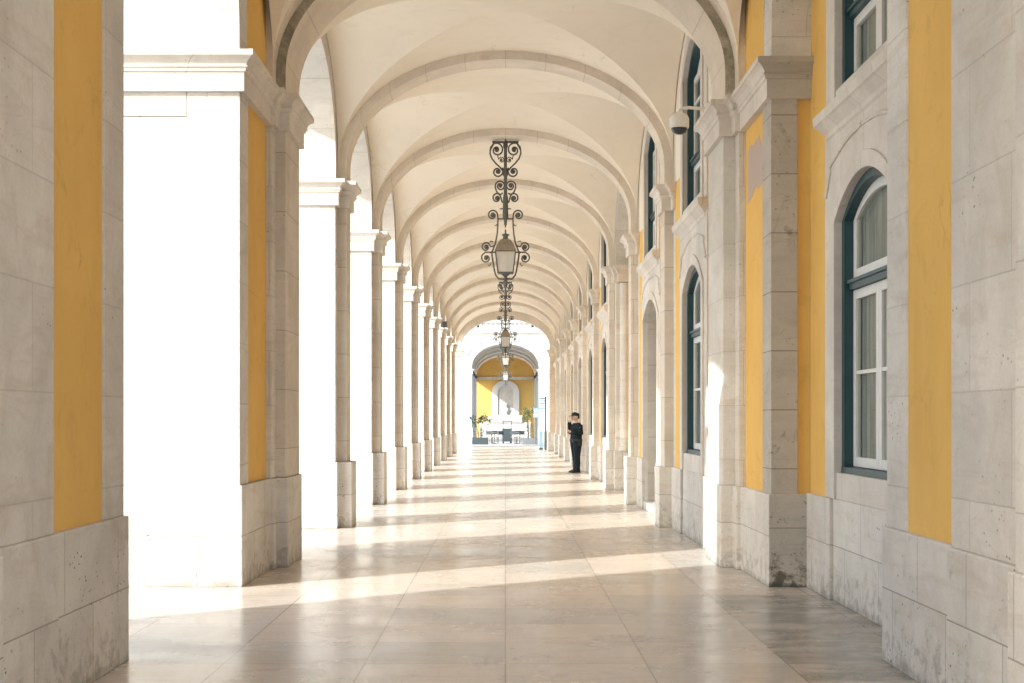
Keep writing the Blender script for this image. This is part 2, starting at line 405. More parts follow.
# ------------------------------------------------------------------ piers
D = 5.77; PC = {k: 21.935+D*(k-2) for k in range(2, 11)}; PC[1] = 16.375; PC[11] = 74.0
BACK, FRONT = .70, .515          # extent of a regular pier beyond / before its pilaster's centre
def regular_pier(side, zp, zc, label, group):
    """local origin at the base of the inner face; side -1 left, +1 right"""
    o = root('arcade_pier', label, 'pier', (side*FACE, 0, 0), group)
    s = lambda x: -side*x        # local x: positive towards the corridor
    def poly(pts):
        q = [(s(x), y) for x, y in pts]
        a = sum(q[i-1][0]*q[i][1]-q[i][0]*q[i-1][1] for i in range(len(q)))
        return q if a > 0 else q[::-1]
    T = 1.25
    m = MB(); m.prism(poly([(-T-.03, -FRONT-.02), (.03, -FRONT-.02), (.03, -.325), (.225, -.325), (.225, .325), (.03, .325), (.03, BACK+.02), (-T-.03, BACK+.02)]), -.05, zp); m.build('plinth', 'stone_base', o, .012)
    m = MB(); m.box(min(s(0), s(-T)), max(s(0), s(-T)), -FRONT, BACK, zp, zc-.38); m.build('shaft', 'stone', o, .008)
    m = MB(); m.box(min(s(-.02), s(.14)), max(s(-.02), s(.14)), -.275, .275, zp, zc-.38); m.build('pilaster', 'stone_tan', o, .008)
    m = MB(); m.mould(poly([(-T, -FRONT), (0, -FRONT), (0, -.275), (.14, -.275), (.14, .275), (0, .275), (0, BACK), (-T, BACK)]), capital_levels(zc)); m.build('capital', 'stone_trim', o)
    m = MB(); m.box(min(s(0), s(-T)), max(s(0), s(-T)), -FRONT+.02, BACK-.02, zc-.01, TOP-.01); m.build('upper_block', 'stone', o)
    return o
NOTE = ['', '', 'standing just behind the ochre panelled pier', 'standing one bay before the near lantern', 'standing under the arch after the near lantern', '', '', '', '', '', '']
pl = pr = None
for k in range(2, 11):
    lab = '%s limestone pier from the front of the left plaza side row, narrow tan pilaster' % ORD[k].capitalize() if True else ''
    if pl is None: pl = o = regular_pier(-1, 1.0, 5.25, lab, 'piers along the plaza side')
    else: o = copy_tree(pl); o['label'] = lab
    o.location.y = PC[k]
    lab = '%s limestone pier from the front of the right wall row, with shallow pilaster' % ORD[k].capitalize()
    if k != 4:
        if pr is None: pr = o = regular_pier(1, .92, 5.2, lab, 'piers along the building side')
        else: o = copy_tree(pr); o['label'] = lab
        o.location.y = PC[k]

def big_pier(side, zp, zc, y0, y1, ystep0, ystep1, yp0, yp1, depth, label, quoins, panels, front_mat='stone', outer=None, peeled=False, prot=.16, step=.05):
    """pier with ochre panels, stepped pilaster; absolute Y values, face outline towards the corridor"""
    F = FACE+.05
    yb = y0
    o = root('ochre_panelled_pier', label, 'pier', (side*F, yb, 0), 'ochre panelled piers')
    s = lambda x: -side*x
    def poly(pts):
        q = [(s(x), y-yb) for x, y in pts]
        a = sum(q[i-1][0]*q[i][1]-q[i][0]*q[i-1][1] for i in range(len(q)))
        return q if a > 0 else q[::-1]
    def bx(m, xa, xb, ya, ye, z0, z1):
        a, b = sorted((s(xa), s(xb))); m.box(a, b, ya-yb, ye-yb, z0, z1)
    T = depth
    plan = lambda e, f: [(-T-e, y0-e), (e, y0-e), (e, ystep0), (step+e, ystep0), (step+e, yp0-f), (prot+f, yp0-f), (prot+f, yp1+f), (step+e, yp1+f), (step+e, ystep1), (e, ystep1), (e, y1+e), (-T-e, y1+e)]
    m = MB(); m.prism(poly(plan(.028, .028)), -.05, zp); pb = m.build('plinth', ['stone_base', 'stone_stained'], o, .012)
    if side > 0:
        for p in pb.data.polygons:
            if p.normal.y < -.9 and p.center.x > 0 and p.center.y < .05: p.material_index = 1
    m = MB(); bx(m, -.07, -T, y0+.03, y1-.03, zp, zc-.38); m.build('core', 'yellow' if side > 0 else 'stone', o)
    if side < 0 and y0 > 10:    # the sunlit end face: proud edge strip and head, shallow sunk field
        m = MB(); bx(m, -.0, -.52, y0, y0+.46, zp, zc-.38); bx(m, -.524, -T, y0, y0+.03, zc-.62, zc-.38); bx(m, -.524, -T, y0+.017, y0+.03, zp, zc-.62); m.build('quoin', 'stone', o, .006)
    else:
        m = MB(); bx(m, 0, -T if side < 0 else -.265, y0, y0+.46 if quoins[0] else y0+.05, zp, zc-.38); m.build('quoin', [front_mat, 'stone'], o, .006)
    if quoins[1]:
        m = MB(); bx(m, 0, -.30 if side > 0 else -T, quoins[1], y1, zp, zc-.38); m.build('quoin', 'stone', o, .006)
    for a, b in panels:
        m = MB(); bx(m, -.02, -.08, a, b, zp, zc-.38); m.build('panel', 'yellow', o)
    if peeled:
        m = MB(); pts = [(14.38, 3.77), (14.52, 3.9), (15.0, 4.28), (15.33, 4.16), (15.40, 3.95), (15.30, 3.68), (14.95, 3.38), (14.6, 3.1), (14.33, 3.24), (14.30, 3.5)]
        pts = [(14.46, 4.50), (14.62, 4.46), (14.75, 4.60), (15.05, 4.55), (15.32, 4.59), (15.42, 4.50), (15.40, 4.10), (15.43, 3.98), (15.15, 4.02), (14.95, 4.10), (14.78, 4.04), (14.5, 4.07)]
        m.rings([[(s(-.022), y-yb, z) for y, z in pts], [(s(-.0175), y-yb, z) for y, z in pts]]); m.build('peeled_patch', 'peeled', o)
    m = MB(); bx(m, step, -.2, ystep0, ystep1, zp, zc-.38); m.build('pilaster_step', 'stone', o, .006)
    m = MB(); bx(m, prot, 0, yp0, yp1, zp, zc-.38); m.build('pilaster', 'stone_tan' if side < 0 else 'stone', o, .008)
    m = MB(); m.mould(poly(plan(0, 0)), capital_levels(zc)); cp = m.build('capital', ['stone_trim', 'stone_stained'], o)
    if side > 0:
        for p in cp.data.polygons:
            if p.normal.y < -.3 and p.center.y < .3: p.material_index = 1
    m = MB(); bx(m, -.08, -T, y0+.03, y1-.03, zc, TOP); m.build('upper_block', 'yellow' if side > 0 else 'stone', o)
    if y0 > 10:
        m = MB(); bx(m, -.002, -.30, y0+.004, y0+.40, zc-.01, TOP); m.build('upper_quoin', 'stone' if side < 0 else ['stone_stained'], o)
    if outer:
        m = MB(); bx(m, -T-.01, -outer, y0, y1, -.05, TOP); m.build('buttress', 'stone', o)
    return o
P1 = (13.98, 17.22, 15.59, 17.16, 15.85, 16.90)
big_pier(-1, 1.0, 5.25, *P1, 1.30, 'Sunlit white end-faced pier with narrow ochre panel, second on the left', (1, 0), [(14.45, 15.59)])
big_pier(1, .91, 5.18, *P1[:5], 17.0, .42, 'Stained grey brown pier front with peeling ochre panel, second on the right', (1, 0), [(14.45, 15.59)], 'stone_stained', peeled=True, prot=.185)
P0 = (2.0, 9.73, 2.3, 8.17, 5.2, 6.84)  # left pier's unseen near length is added to block sun from behind
big_pier(-1, .99, 5.25, *P0, 1.30, 'Nearest stone and ochre pier at the left edge of the picture', (0, 9.27), [(8.17, 9.27)], outer=3.0, step=.018)
big_pier(1, .915, 5.18, *P0, .45, 'Nearest stone and ochre pier at the right edge of the picture', (0, 9.28), [(8.17, 9.28)])

# pier 4 on the right is broad: a second pilaster faces the recessed bay before it
o = root('broad_pier', 'Broad right hand pier with a second flanking pilaster facing the recessed bay', 'pier', (FACE, PC[4], 0), 'piers along the building side')
m = MB(); m.prism([(-.03, -.535), (.5, -.535), (.5, .72), (-.03, .72), (-.03, .325), (-.225, .325), (-.225, -.325), (-.03, -.325)], -.05, .92); m.build('plinth', 'stone_base', o, .012)
m = MB(); m.box(0, .5, -.515, .7, .92, 4.82); m.build('shaft', 'stone', o, .008)
m = MB(); m.box(-.14, .02, -.275, .275, .92, 4.82); m.build('pilaster', 'stone_tan', o, .008)
m = MB(); m.lathe([(.15, .92), (.15, 1.0), (.13, 1.02), (.13, 4.8)], (.22, -.53, 0), 16); m.build('half_column', 'stone', o, smooth=False)
m = MB(); m.mould([(0, -.515), (.08, -.515), (.08, -.66), (.36, -.66), (.36, -.515), (.5, -.515), (.5, .7), (0, .7), (0, .275), (-.14, .275), (-.14, -.275), (0, -.275)], capital_levels(5.2)); m.build('capital', 'stone_trim', o)
m = MB(); m.box(0, .5, -.495, .68, 5.19, TOP-.01); m.build('upper_block', 'stone', o)

# ------------------------------------------------------------------ transverse ribs
def rib(yc, half, a, zs, b, front='rib', foot=5.16):
    m = MB(); pts = ell(0, a, zs, b, 40, foot, ext=.22)
    arch_fill(m, pts, TOP, -half, half, 'x')
    return m
rb = rib(0, .275, 2.42, 5.52, 1.61).build('stone_arch', 'rib')
rb['category'] = 'arch'; rb['group'] = 'transverse stone arches carrying the vaults'
RL = ['', '', 'first slim ceiling arch behind the broad mossy arch', 'ceiling arch from which the near lantern hangs', 'ceiling arch directly behind the near lantern']
for k in range(2, 11):
    o = rb if k == 2 else rb.copy()
    if k > 2: col.objects.link(o)
    o.location = (0, PC[k], 0)
    o['label'] = ('Slim stone ' + RL[k]) if k < 5 else 'Slim stone ceiling arch springing from the %s pier from the front' % ORD[k]
    if k == 8: o['label'] = 'Slim stone ceiling arch from which the middle lantern hangs'
o = root('broad_arch', 'Nearest broad stone arch with mossy dark front edge across the top', 'arch', (0, 16.375, 0))
m = MB(); arch_fill(m, ell(0, 2.45, 5.52, 1.60, 44, 5.16, ext=.2), TOP, -.525, .525, 'x'); m.build('inner_ring', 'rib', o)
for p in kids(o)[0].data.polygons:
    pass
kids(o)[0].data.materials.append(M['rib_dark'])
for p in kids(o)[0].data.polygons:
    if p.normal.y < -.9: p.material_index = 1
m = MB(); arch_fill(m, ell(0, 2.555, 5.52, 1.69, 44, 5.16, ext=.09), TOP, -.785, -.528, 'x'); m.build('outer_ring', 'rib', o)
m = MB(); arch_fill(m, ell(0, 2.555, 5.52, 1.69, 44, 5.16, ext=.09), TOP, .528, .785, 'x'); m.build('outer_ring', 'rib', o)
# arch over the viewer's side, springing at the nearest piers
m = MB(); arch_fill(m, ell(0, 2.45, 5.52, 1.60, 40, 5.16, ext=.2), TOP, 5.2, 6.84, 'x'); o = m.build('entrance_arch', 'rib')
tag(o, 'Stone arch overhead between the two nearest edge piers', 'arch')
# end arch
o = root('end_arch', 'Low dark stone arch framing the bright street at the far end', 'arch', (0, 74.0, 0))
m = MB(); arch_fill(m, ell(0, 2.29, 5.45, 1.40, 40, 5.16, ext=.6), TOP+1.2, -.35, .35, 'x'); m.build('arch_ring', 'rib', o)
for s in (-1, 1):
    a, b = sorted((s*2.29, s*3.6)); m = MB(); m.box(a, b, -.35, .35, .98, 4.9); m.build('jamb', 'stone_tan', o, .01)
    a, b = sorted((s*2.2, s*3.6)); m = MB(); m.box(a, b, -.42, .42, -.05, .98); m.build('plinth', 'stone_base', o, .01)
    a, b = sorted((s*2.29, s*3.6)); q = [(a, -.35), (b, -.35), (b, .35), (a, .35)]; m = MB(); m.mould(q, capital_levels(5.25, .35)); m.build('capital', 'stone_trim', o)

# ------------------------------------------------------------------ vaults
def vault(yc, hy, label, ax=2.55, ay=None, b=1.74, zs=5.52, N=28):
    ay = ay or hy
    m = MB(); m.smooth = True
    V = {}
    us = [PI*i/N for i in range(N+1)]
    for i, u in enumerate(us):
        for j, v in enumerate(us):
            z = zs+b*max(math.sin(u), math.sin(v))
            V[i, j] = m.add([(-ax*math.cos(u), -ay*math.cos(v), z)])
    sharp = set()
    for i in range(N):
        for j in range(N):
            a, b_, c, d_ = V[i, j], V[i+1, j], V[i+1, j+1], V[i, j+1]
            if i == j: m.face((a, c, b_)); m.face((a, d_, c)); sharp.add(frozenset((a, c)))
            elif i+j == N-1: m.face((a, d_, b_)); m.face((b_, d_, c)); sharp.add(frozenset((b_, d_)))
            else: m.face((a, d_, c, b_))
    m.smooth = False
    m.box(-ax-.3, ax+.3, -hy, hy, TOP-.2, TOP+.25)
    o = m.build('groin_vault', 'plaster')
    me = o.data; at = me.attributes.new('sharp_edge', 'BOOLEAN', 'EDGE')
    for e in me.edges:
        if frozenset(e.vertices) in sharp: at.data[e.index].value = True
    o.location = (0, yc, 0); tag(o, label, 'vault', 'cream plaster groin vaults')
    return o
hv = (D-.55)/2
y0, y1 = 17.16, PC[2]-.275
vault((y0+y1)/2, (y1-y0)/2, 'Cream groin vault just behind the broad mossy arch')
v0 = None
for k in range(2, 10):
    yc = (PC[k]+PC[k+1])/2
    lab = {2: 'Cream groin vault just before the near lantern', 3: 'Cream groin vault just behind the near lantern', 7: 'Cream groin vault just before the middle lantern', 8: 'Cream groin vault just behind the middle lantern'}.get(k, 'Cream groin vault between the %s and %s piers from the front' % (ORD[k], ORD[k+1]))
    if v0 is None: v0 = vault(yc, hv, lab)
    else:
        o = v0.copy(); col.objects.link(o); o.location.y = yc; o['label'] = lab
y0, y1 = PC[10]+.275, 73.65
vault((y0+y1)/2, (y1-y0)/2, 'Cream groin vault last before the dark end arch')
vault(11.915, 3.675, 'Nearest cream groin vault high above the ochre panelled piers', ay=3.675)
vault(7.54, .70, 'Narrow cream vault strip over the nearest two piers', b=1.8)
vault(3.6, 1.6, 'Cream vault overhead in front of the nearest arch')

# ------------------------------------------------------------------ left archways to the plaza
def archway(ya, yb, label, big=False, Y=None):
    o = root('plaza_archway', label, 'archway', (-FACE, (ya+yb)/2, 0), 'open archways towards the plaza')
    h = (yb-ya)/2
    if big:
        m = MB(); arch_ring(m, 0, h-.03, 5.5, 1.42, .40, -1.25, -.05, 'y', 5.2, 30); m.build('archivolt', 'stone', o)
        m = MB(); arch_fill(m, ell(0, h+.36, 5.5, 1.815, 30, 5.2), TOP, -1.2, -.066, 'y'); m.build('spandrel', 'yellow', o)
    else:
        m = MB(); arch_fill(m, ell(0, h, 5.5, 1.44, 30, 5.2, ext=.1), TOP, -1.252, .004, 'y'); m.build('arch_wall', 'stone', o)
    return o
archway(9.73, 13.98, 'Nearest plaza archway with ochre spandrel between the two nearest left piers', True)
# ochre spandrel wall beyond the archway's own width
for side in (-1, 1):
    pass
archway(17.22, PC[2]-FRONT, 'Plaza archway just behind the sunlit ochre panelled pier')
for k in range(2, 10):
    archway(PC[k]+BACK, PC[k+1]-FRONT, 'Plaza archway between the %s and %s piers on the left' % (ORD[k], ORD[k+1]))
archway(PC[10]+BACK, 73.6, 'Plaza archway last before the end arch on the left')

# ------------------------------------------------------------------ right wall bays
def window(o, X, c, zb, zs, rise, half, name='window', rows=(), upper=False):
    fr = MB(); arch_ring(fr, c, half-.10, zs, rise-.08, .092, X+.03, X+.26, 'y', zb+.06, 20, .09, ex=0); fr.box(X+.025, X+.27, c-half+.009, c+half-.009, zb+.002, zb+.058)
    f = fr.build(name, 'green', o)
    tz = 2.80 if not upper else zb+.62
    h = half-.104
    tr = MB(); tr.box(X+.07, X+.24, c-h, c+h, tz, tz+.055); tr.box(X+.05, X+.24, c-h, c+h, tz+.055, tz+.085); tr.build('transom', 'green', f)
    def sash(a, b, z0, z1, arch=False, bars=()):
        s = MB(); w_ = .085; x0, x1 = X+.11, X+.16
        s.box(x0, x1, a, a+w_, z0, z1 if not arch else zs); s.box(x0, x1, b-w_, b, z0, z1 if not arch else zs)
        s.box(x0+.001, x1-.001, a+w_, b-w_, z0, z0+w_)
        if not arch: s.box(x0+.001, x1-.001, a+w_, b-w_, z1-w_, z1)
        for z in bars: s.box(x0+.005, x1-.005, a+w_, b-w_, z, z+.035)
        q = s.build('sash', 'white', f, .004)
        return q
    if not upper:
        g = .004
        for a, b in ((c-h, c-g), (c+g, c+h)):
            q = sash(a, b, zb+.062, tz-.002, bars=[zb+.062+(tz-zb)*.5])
            p = MB(); p.box(X+.131, X+.137, a+.06, b-.06, zb+.10, tz-.05); p.build('pane', 'glass', f)
        s = MB(); arch_ring(s, c, h-.10, zs, rise-.16, .096, X+.11, X+.16, 'y', tz+.088, 20, .10, ex=0); s.box(X+.111, X+.159, c-h+.1, c+h-.1, tz+.088, tz+.18); s.build('fanlight', 'white', f, .004)
        p = MB(); arch_fill_solid(p, c, h-.06, zs, rise-.13, tz+.10, X+.131, X+.137); p.build('pane', 'glass', f)
    else:
        g = .004
        for a, b in ((c-h, c-g), (c+g, c+h)):
            for z0, z1 in ((zb+.062, tz-.002), (tz+.088, zs+.02)):
                sash(a, b, z0, z1, bars=[z0+(z1-z0)*.33, z0+(z1-z0)*.66] if z1-z0 > 1 else [])
                p = MB(); p.box(X+.131, X+.137, a+.06, b-.06, z0+.05, z1-.05); p.build('pane', 'glass', f)
        p = MB(); arch_fill_solid(p, c, h-.02, zs, rise-.1, zs+.03, X+.14, X+.18); p.build('fanlight', 'white', f)
    cu = MB(); n = 60; cu.smooth = True
    zt = zs+rise+.05
    rr = [[(X+.162+.009*math.sin(i*1.1)+.007*math.sin(i*2.7+1), c-half-.02+(2*half+.04)*i/n, z) for i in range(n+1)] for z in (zb-.02, (zb+zt)/2, zt)]
    cu.rings(rr, cap=False, closed=False); cu.build('curtain', 'curtain', f)
    bk = MB(); bk.box(X+.36, X+.42, c-half-.05, c+half+.05, zb-.05, zt+.05); bk.build('shutter_backing', 'green', f)
    return f
def arch_fill_solid(mb, c, half, zs, rise, z0, x0, x1, n=20):
    pts = [(c-half, z0)]+ell(c, half, zs, rise, n, None, 0)+[(c+half, z0)]
    mb.rings([[(x0, y, z) for y, z in pts], [(x1, y, z) for y, z in pts]])

def wall_bay(y0, y1, X, label, kind='window', c=None, lun='plaster', group='wall bays between the building side piers'):
    """absolute coordinates relative to root at (0, c, 0)"""
    c = c if c is not None else (y0+y1)/2
    o = root('wall_bay', label, 'wall', (0, c, 0), group)
    a, b = y0-c, y1-c
    half = .97 if kind == 'window' else 1.2; zb = 1.165 if kind == 'window' else .16; zs, rise = 3.42, .32
    uh, ub, us, ur = .95, 4.60, 6.45, .38
    XW = X+(.44 if kind == 'window' else .75)
    m = MB()
    m.box(X, XW, a, -half, -.05, 5.2); m.box(X, XW, half, b, -.05, 5.2)
    m.box(X, XW, -half, half, -.05, zb) if kind == 'window' else None
    arch_fill(m, ell(0, half, zs, rise, 20, None, 0), ub, X, XW, 'y')
    m.box(X, XW, -half, -uh, ub, 5.2) if half > uh else None; m.box(X, XW, uh, half, ub, 5.2) if half > uh else None
    wl = m.build('wall', ['yellow', 'stone_trim'], o)
    for p in wl.data.polygons:
        if abs(p.normal.x) < .5: p.material_index = 1
    m = MB(); m.box(X, XW, a, -uh, 5.2, TOP); m.box(X, XW, uh, b, 5.2, TOP); arch_fill(m, ell(0, uh, us, ur, 20, None, 0), TOP, X, XW, 'y'); m.build('lunette', lun, o)
    # stone surround, two fasciae
    sw = .43 if kind == 'window' else .36
    m = MB(); zf = .93
    arch_fill(m, ell(0, half+.14, zs+.02, rise+.11, 24, zf, 0, sw-.14), 4.30, X-.022, X+.01, 'y'); m.build('outer_surround', 'stone_trim', o, .004)
    m = MB(); arch_ring(m, 0, half-.006, zs, rise-.006, .161, X-.045, X+.06, 'y', zf, 24, .145, ex=0); m.build('inner_surround', 'stone_trim', o, .006)
    m = MB(); e = half+.30
    for s in (-1, 1):
        path = [(X-.026, s*(e+.07), 3.70), (X-.026, s*(e-.02), 3.80), (X-.026, s*(e-.10), 3.90)]
        path += [(X-.026, s*(e-.10), 3.96), (X-.026, s*(e-.20), 3.99)]
        path += [(X-.026, s*(e-.32-.75*t), 4.01+.10*math.sin(t*PI/2)) for t in (0, .25, .5, .75, 1)]
        path += [(X-.026, s*.02, 4.12)]
        m.tube(path, .022, 6)
    m.build('hood_moulding', 'stone_trim', o)
    # sill cornice under the upper window
    q = [(X+.01, -1.28), (X+.01, 1.28), (X-.01, 1.28), (X-.01, -1.28)]
    q = q if sum(q[i-1][0]*q[i][1]-q[i][0]*q[i-1][1] for i in range(4)) > 0 else q[::-1]
    m = MB(); m.mould(q, [(4.20, 0), (4.23, .03), (4.27, .035), (4.31, .07), (4.345, .10), (4.36, .12), (4.44, .13), (4.455, .11)]); m.build('sill_cornice', 'stone_trim', o)
    m = MB(); arch_ring(m, 0, uh+.14, us, ur+.05, .28, X-.022, X+.01, 'y', 4.46, 20, .26, ex=0); m.build('upper_outer_surround', 'stone_trim', o, .004)
    m = MB(); arch_ring(m, 0, uh-.006, us, ur-.006, .151, X-.045, X+.06, 'y', 4.46, 20, .13, ex=0); m.box(X-.03, XW-.1, -uh+.008, uh-.008, 4.46, 4.603); m.build('upper_surround', 'stone_trim', o, .006)
    window(o, X, 0, ub, us, ur, uh, 'upper_window', upper=True)
    if kind == 'window':
        m = MB(); m.box(X-.02, X+.3, -half+.008, half-.008, .93, zb+.003); m.build('window_sill', 'stone_trim', o, .006)
        m = MB(); m.box(X-.012, X+.05, -half-.155, half+.155, -.05, .93); m.build('apron', 'stone_base', o, .008)
        for p, q in ((a+.005, -half-.165), (half+.165, b-.005)):
            if q-p > .1: m = MB(); m.box(X-.045, X+.05, p, q, -.05, .925); m.build('plinth', 'stone_base', o, .008)
        window(o, X, 0, zb, zs, rise, half, 'window')
    else:
        for p, q in ((a+.005, -half-.002), (half+.002, b-.005)):
            if q-p > .1: m = MB(); m.box(X-.055, X+.05, p, q, -.05, .925); m.build('plinth', 'stone_base', o, .008)
        for s in (-1, 1):
            p, q = sorted((s*(half+.01), s*(half-.012))); m = MB(); m.box(X+.05, XW-.1, p, q, .16, zs); m.build('reveal', 'stone_tan', o)
        m = MB(); m.box(X-.03, XW+.2, -half+.02, half-.02, -.05, .15); m.build('doorstep', 'stone_base', o, .012)
        m = MB(); m.box(XW-.08, XW, -half, half, .15, 3.9); m.build('door_leaf', 'green', o)
        m = MB()
        for s in (-1, 1):
            for z0, z1 in ((.4, 1.2), (1.35, 2.5)):
                p, q = sorted((s*.15, s*1.0)); m.box(XW-.105, XW-.08, p, q, z0, z1)
        m.build('door_panel', 'green', o, .01)
    return o
bays = [(9.73, 13.98, 3.0, 'Recessed ochre wall bay with large green framed arched window nearest on the right', 'window', 11.85),
        (17.22, PC[2]-FRONT, FACE, 'Wall bay with green framed arched window just behind the stained pier', 'window', 19.32),
        (PC[2]+BACK, PC[3]-FRONT, FACE, 'Wall bay with open stone doorway between the second and third right piers', 'door', None),
        (PC[3]+BACK, PC[4]-.515, 3.0, 'Recessed wall bay before the broad flanked pier on the right', 'window', None)]
for k in range(4, 10):
    bays.append((PC[k]+BACK, PC[k+1]-FRONT, FACE, 'Wall bay between the %s and %s piers from the front on the right' % (ORD[k], ORD[k+1]), 'door' if k in (6, 8) else 'window', None))
bays.append((PC[10]+BACK, 73.6, FACE, 'Wall bay last before the end arch on the right', 'window', None))
for bb in bays: wall_bay(bb[0], bb[1], bb[2], bb[3], bb[4], bb[5], 'yellow' if bb[0] < 10 else 'plaster')
# flank faces and blind arches closing the two recessed bays
def blind_arch(ya, yb, label, big):
    o = root('blind_arch', label, 'arch', (FACE, (ya+yb)/2, 0)); h = (yb-ya)/2
    e = .05 if big else 0
    if big:
        m = MB(); arch_ring(m, 0, h-.03, 5.5, 1.42, .40, e, .44, 'y', 5.15, 30); m.build('archivolt', 'stone', o)
        m = MB(); arch_fill(m, ell(0, h+.36, 5.5, 1.815, 30, 5.15), TOP, e+.016, .43, 'y'); m.build('spandrel', 'yellow', o)
    else:
        m = MB(); arch_fill(m, ell(0, h, 5.5, 1.44, 30, 5.15, ext=.1), TOP, -.004, .44, 'y'); m.build('arch_wall', 'stone', o)
    return o
blind_arch(9.73, 13.98, 'Blind arch with ochre spandrel over the nearest recessed window bay', True)
blind_arch(PC[3]+BACK, PC[4]-.515, 'Blind arch over the recessed bay before the broad flanked pier', False)
# ochre spandrel walls above the capitals of the panelled piers
def spandrel(side, y0, y1, label):
    m = MB(); a, b = sorted((side*(FACE+.064), side*(FACE+.30))); m.box(a, b, y0, y1, 5.16, TOP); o = m.build('spandrel_wall', 'yellow'); tag(o, label, 'wall', 'ochre spandrel walls'); return o
M_ = (('left', -1), ('right', 1))
for nm, s in M_:
    spandrel(s, 14.36, 15.59, 'Ochre wall strip above the cornice of the second %s pier' % nm)
    spandrel(s, 7.0, 9.35, 'Ochre wall strip above the nearest %s pier' % nm)

# ------------------------------------------------------------------ near lanterns
def spiral(cx, cz, r0, r1, a0, a1, n=26):
    return [(cx+(r0+(r1-r0)*i/n)*math.cos(a0+(a1-a0)*i/n), 0, cz+(r0+(r1-r0)*i/n)*math.sin(a0+(a1-a0)*i/n)) for i in range(n+1)]
def lantern(label, scale=1.0):
    o = root('hanging_lantern', label, 'lantern', (0, 0, 0), 'wrought iron lanterns hanging in a row')
    m = MB(); m.box(-.26, .26, -.035, .035, -.03, .0); m.lathe([(.05, -.05), (.055, -.03), (.02, .01), (.018, .05)], n=10); m.build('ceiling_plate', 'iron', o, .004)
    m = MB(); m.lathe([(.035, 0), (.05, -.10), (.032, -.14), (.03, -.5), (.055, -.56), (.06, -.62), (.032, -.68), (.034, -1.0), (.05, -1.06), (.055, -1.42), (.06, -1.46), (.03, -1.50), (.028, -1.56), (.004, -1.64)][::-1], n=10)
    m.box(-.11, .11, -.012, .012, -1.285, -1.265); m.build('rod', 'iron', o, smooth=True)
    tr = .0155; fl = 1.9
    for s in (-1, 1):
        S = lambda pts: [(s*x, y, z) for x, y, z in pts]
        # big heart scroll
        m = MB()
        p = spiral(.165, -.165, .03, .125, -PI*2.0, PI*.62-PI, 30)
        eye = p
        p = [(s_[0], 0, s_[2]) for s_ in spiral(.168, -.165, .028, .135, PI*3.05, PI*.35, 40)]
        m.tube(S(p + [(.300, 0, -.17), (.300, 0, -.24), (.265, 0, -.33), (.19, 0, -.42), (.10, 0, -.50), (.055, 0, -.56)]), tr, 6, fl)
        m.tube(S([(.03, 0, -.02), (.10, 0, -.022), (.17, 0, -.022), (.235, 0, -.05), (.285, 0, -.11), (.300, 0, -.17)]), tr, 6, fl)
        m.ball((s*.168, 0, -.165), .045, .03, .045, 10, 6)
        m.tube(S(spiral(.075, -.355, .02, .06, PI*2.6, PI*.05, 24)+[(.145, 0, -.30), (.155, 0, -.25)]), .009, 6, fl)
        m.ball((s*.075, 0, -.355), .022, .02, .022, 8, 5)
        m.build('heart_scroll', 'iron', o, smooth=True)
        # lower scroll of the first tier
        m = MB(); m.tube(S([(.055, 0, -.50)]+spiral(.155, -.575, .105, .03, PI*.95, PI*.95+2*PI*1.15+.6, 34)), tr, 6, fl); m.ball((s*.155, 0, -.575), .042, .03, .042, 10, 6); m.build('scroll', 'iron', o, smooth=True)
        # second tier
        m = MB(); m.tube(S(spiral(.10, -.845, .03, .10, PI*3.0, PI*.1, 34)+[(.20, 0, -.87), (.175, 0, -.95), (.10, 0, -1.03), (.06, 0, -1.16)]), tr, 6, fl); m.ball((s*.10, 0, -.845), .036, .03, .036, 10, 6); m.build('scroll', 'iron', o, smooth=True)
        m = MB(); m.tube(S([(.05, 0, -.98), (.09, 0, -1.0)]+spiral(.168, -1.075, .095, .03, PI*.72, -PI*1.55, 34)), tr, 6, fl); m.ball((s*.168, 0, -1.075), .042, .03, .042, 10, 6); m.build('scroll', 'iron', o, smooth=True)
        # carrying arm
        m = MB()
        m.tube(S([(.0, 0, -1.467), (.15, 0, -1.467)]), .014, 6, 1.5)
        m.tube(S(spiral(.255, -1.395, .03, .10, PI*2.2, PI*4.95-PI*.0, 34)+[(.148, 0, -1.45), (.15, 0, -1.60), (.165, 0, -1.76), (.195, 0, -1.92), (.25, 0, -2.06), (.285, 0, -2.12)]), .015, 6, 1.7)
        m.ball((s*.255, 0, -1.395), .042, .03, .042, 10, 6)
        m.tube(S([(.15, 0, -1.55), (.19, 0, -1.60), (.215, 0, -1.58)]), .009); m.build('arm', 'iron', o, smooth=True)
        m = MB(); m.tube(S([(.21, 0, -1.97), (.29, 0, -1.99), (.33, 0, -1.93)]+spiral(.385, -2.0, .09, .03, PI*.72, -PI*1.7, 34)), .014, 6, 1.7); m.ball((s*.385, 0, -2.0), .04, .03, .04, 10, 6)
        m.tube(S([(.24, 0, -1.9), (.29, 0, -1.88), (.31, 0, -1.91)]), .008); m.build('shoulder_scroll', 'iron', o, smooth=True)
        m = MB(); m.tube(S([(.20, 0, -2.095), (.40, 0, -2.095)]+spiral(.38, -2.205, .10, .03, PI*.4, -PI*1.9, 34)), .014, 6, 1.7); m.ball((s*.38, 0, -2.205), .04, .03, .04, 10, 6); m.tube(S([(.28, 0, -2.30), (.32, 0, -2.36), (.34, 0, -2.33)]), .008); m.build('shoulder_scroll', 'iron', o, smooth=True)
        m = MB(); m.tube(S([(.27, 0, -2.10), (.25, 0, -2.25), (.215, 0, -2.45), (.19, 0, -2.53), (.13, 0, -2.60), (.06, 0, -2.60), (0, 0, -2.62)]), .016, 6, 1.7); m.build('lower_arm', 'iron', o, smooth=True)
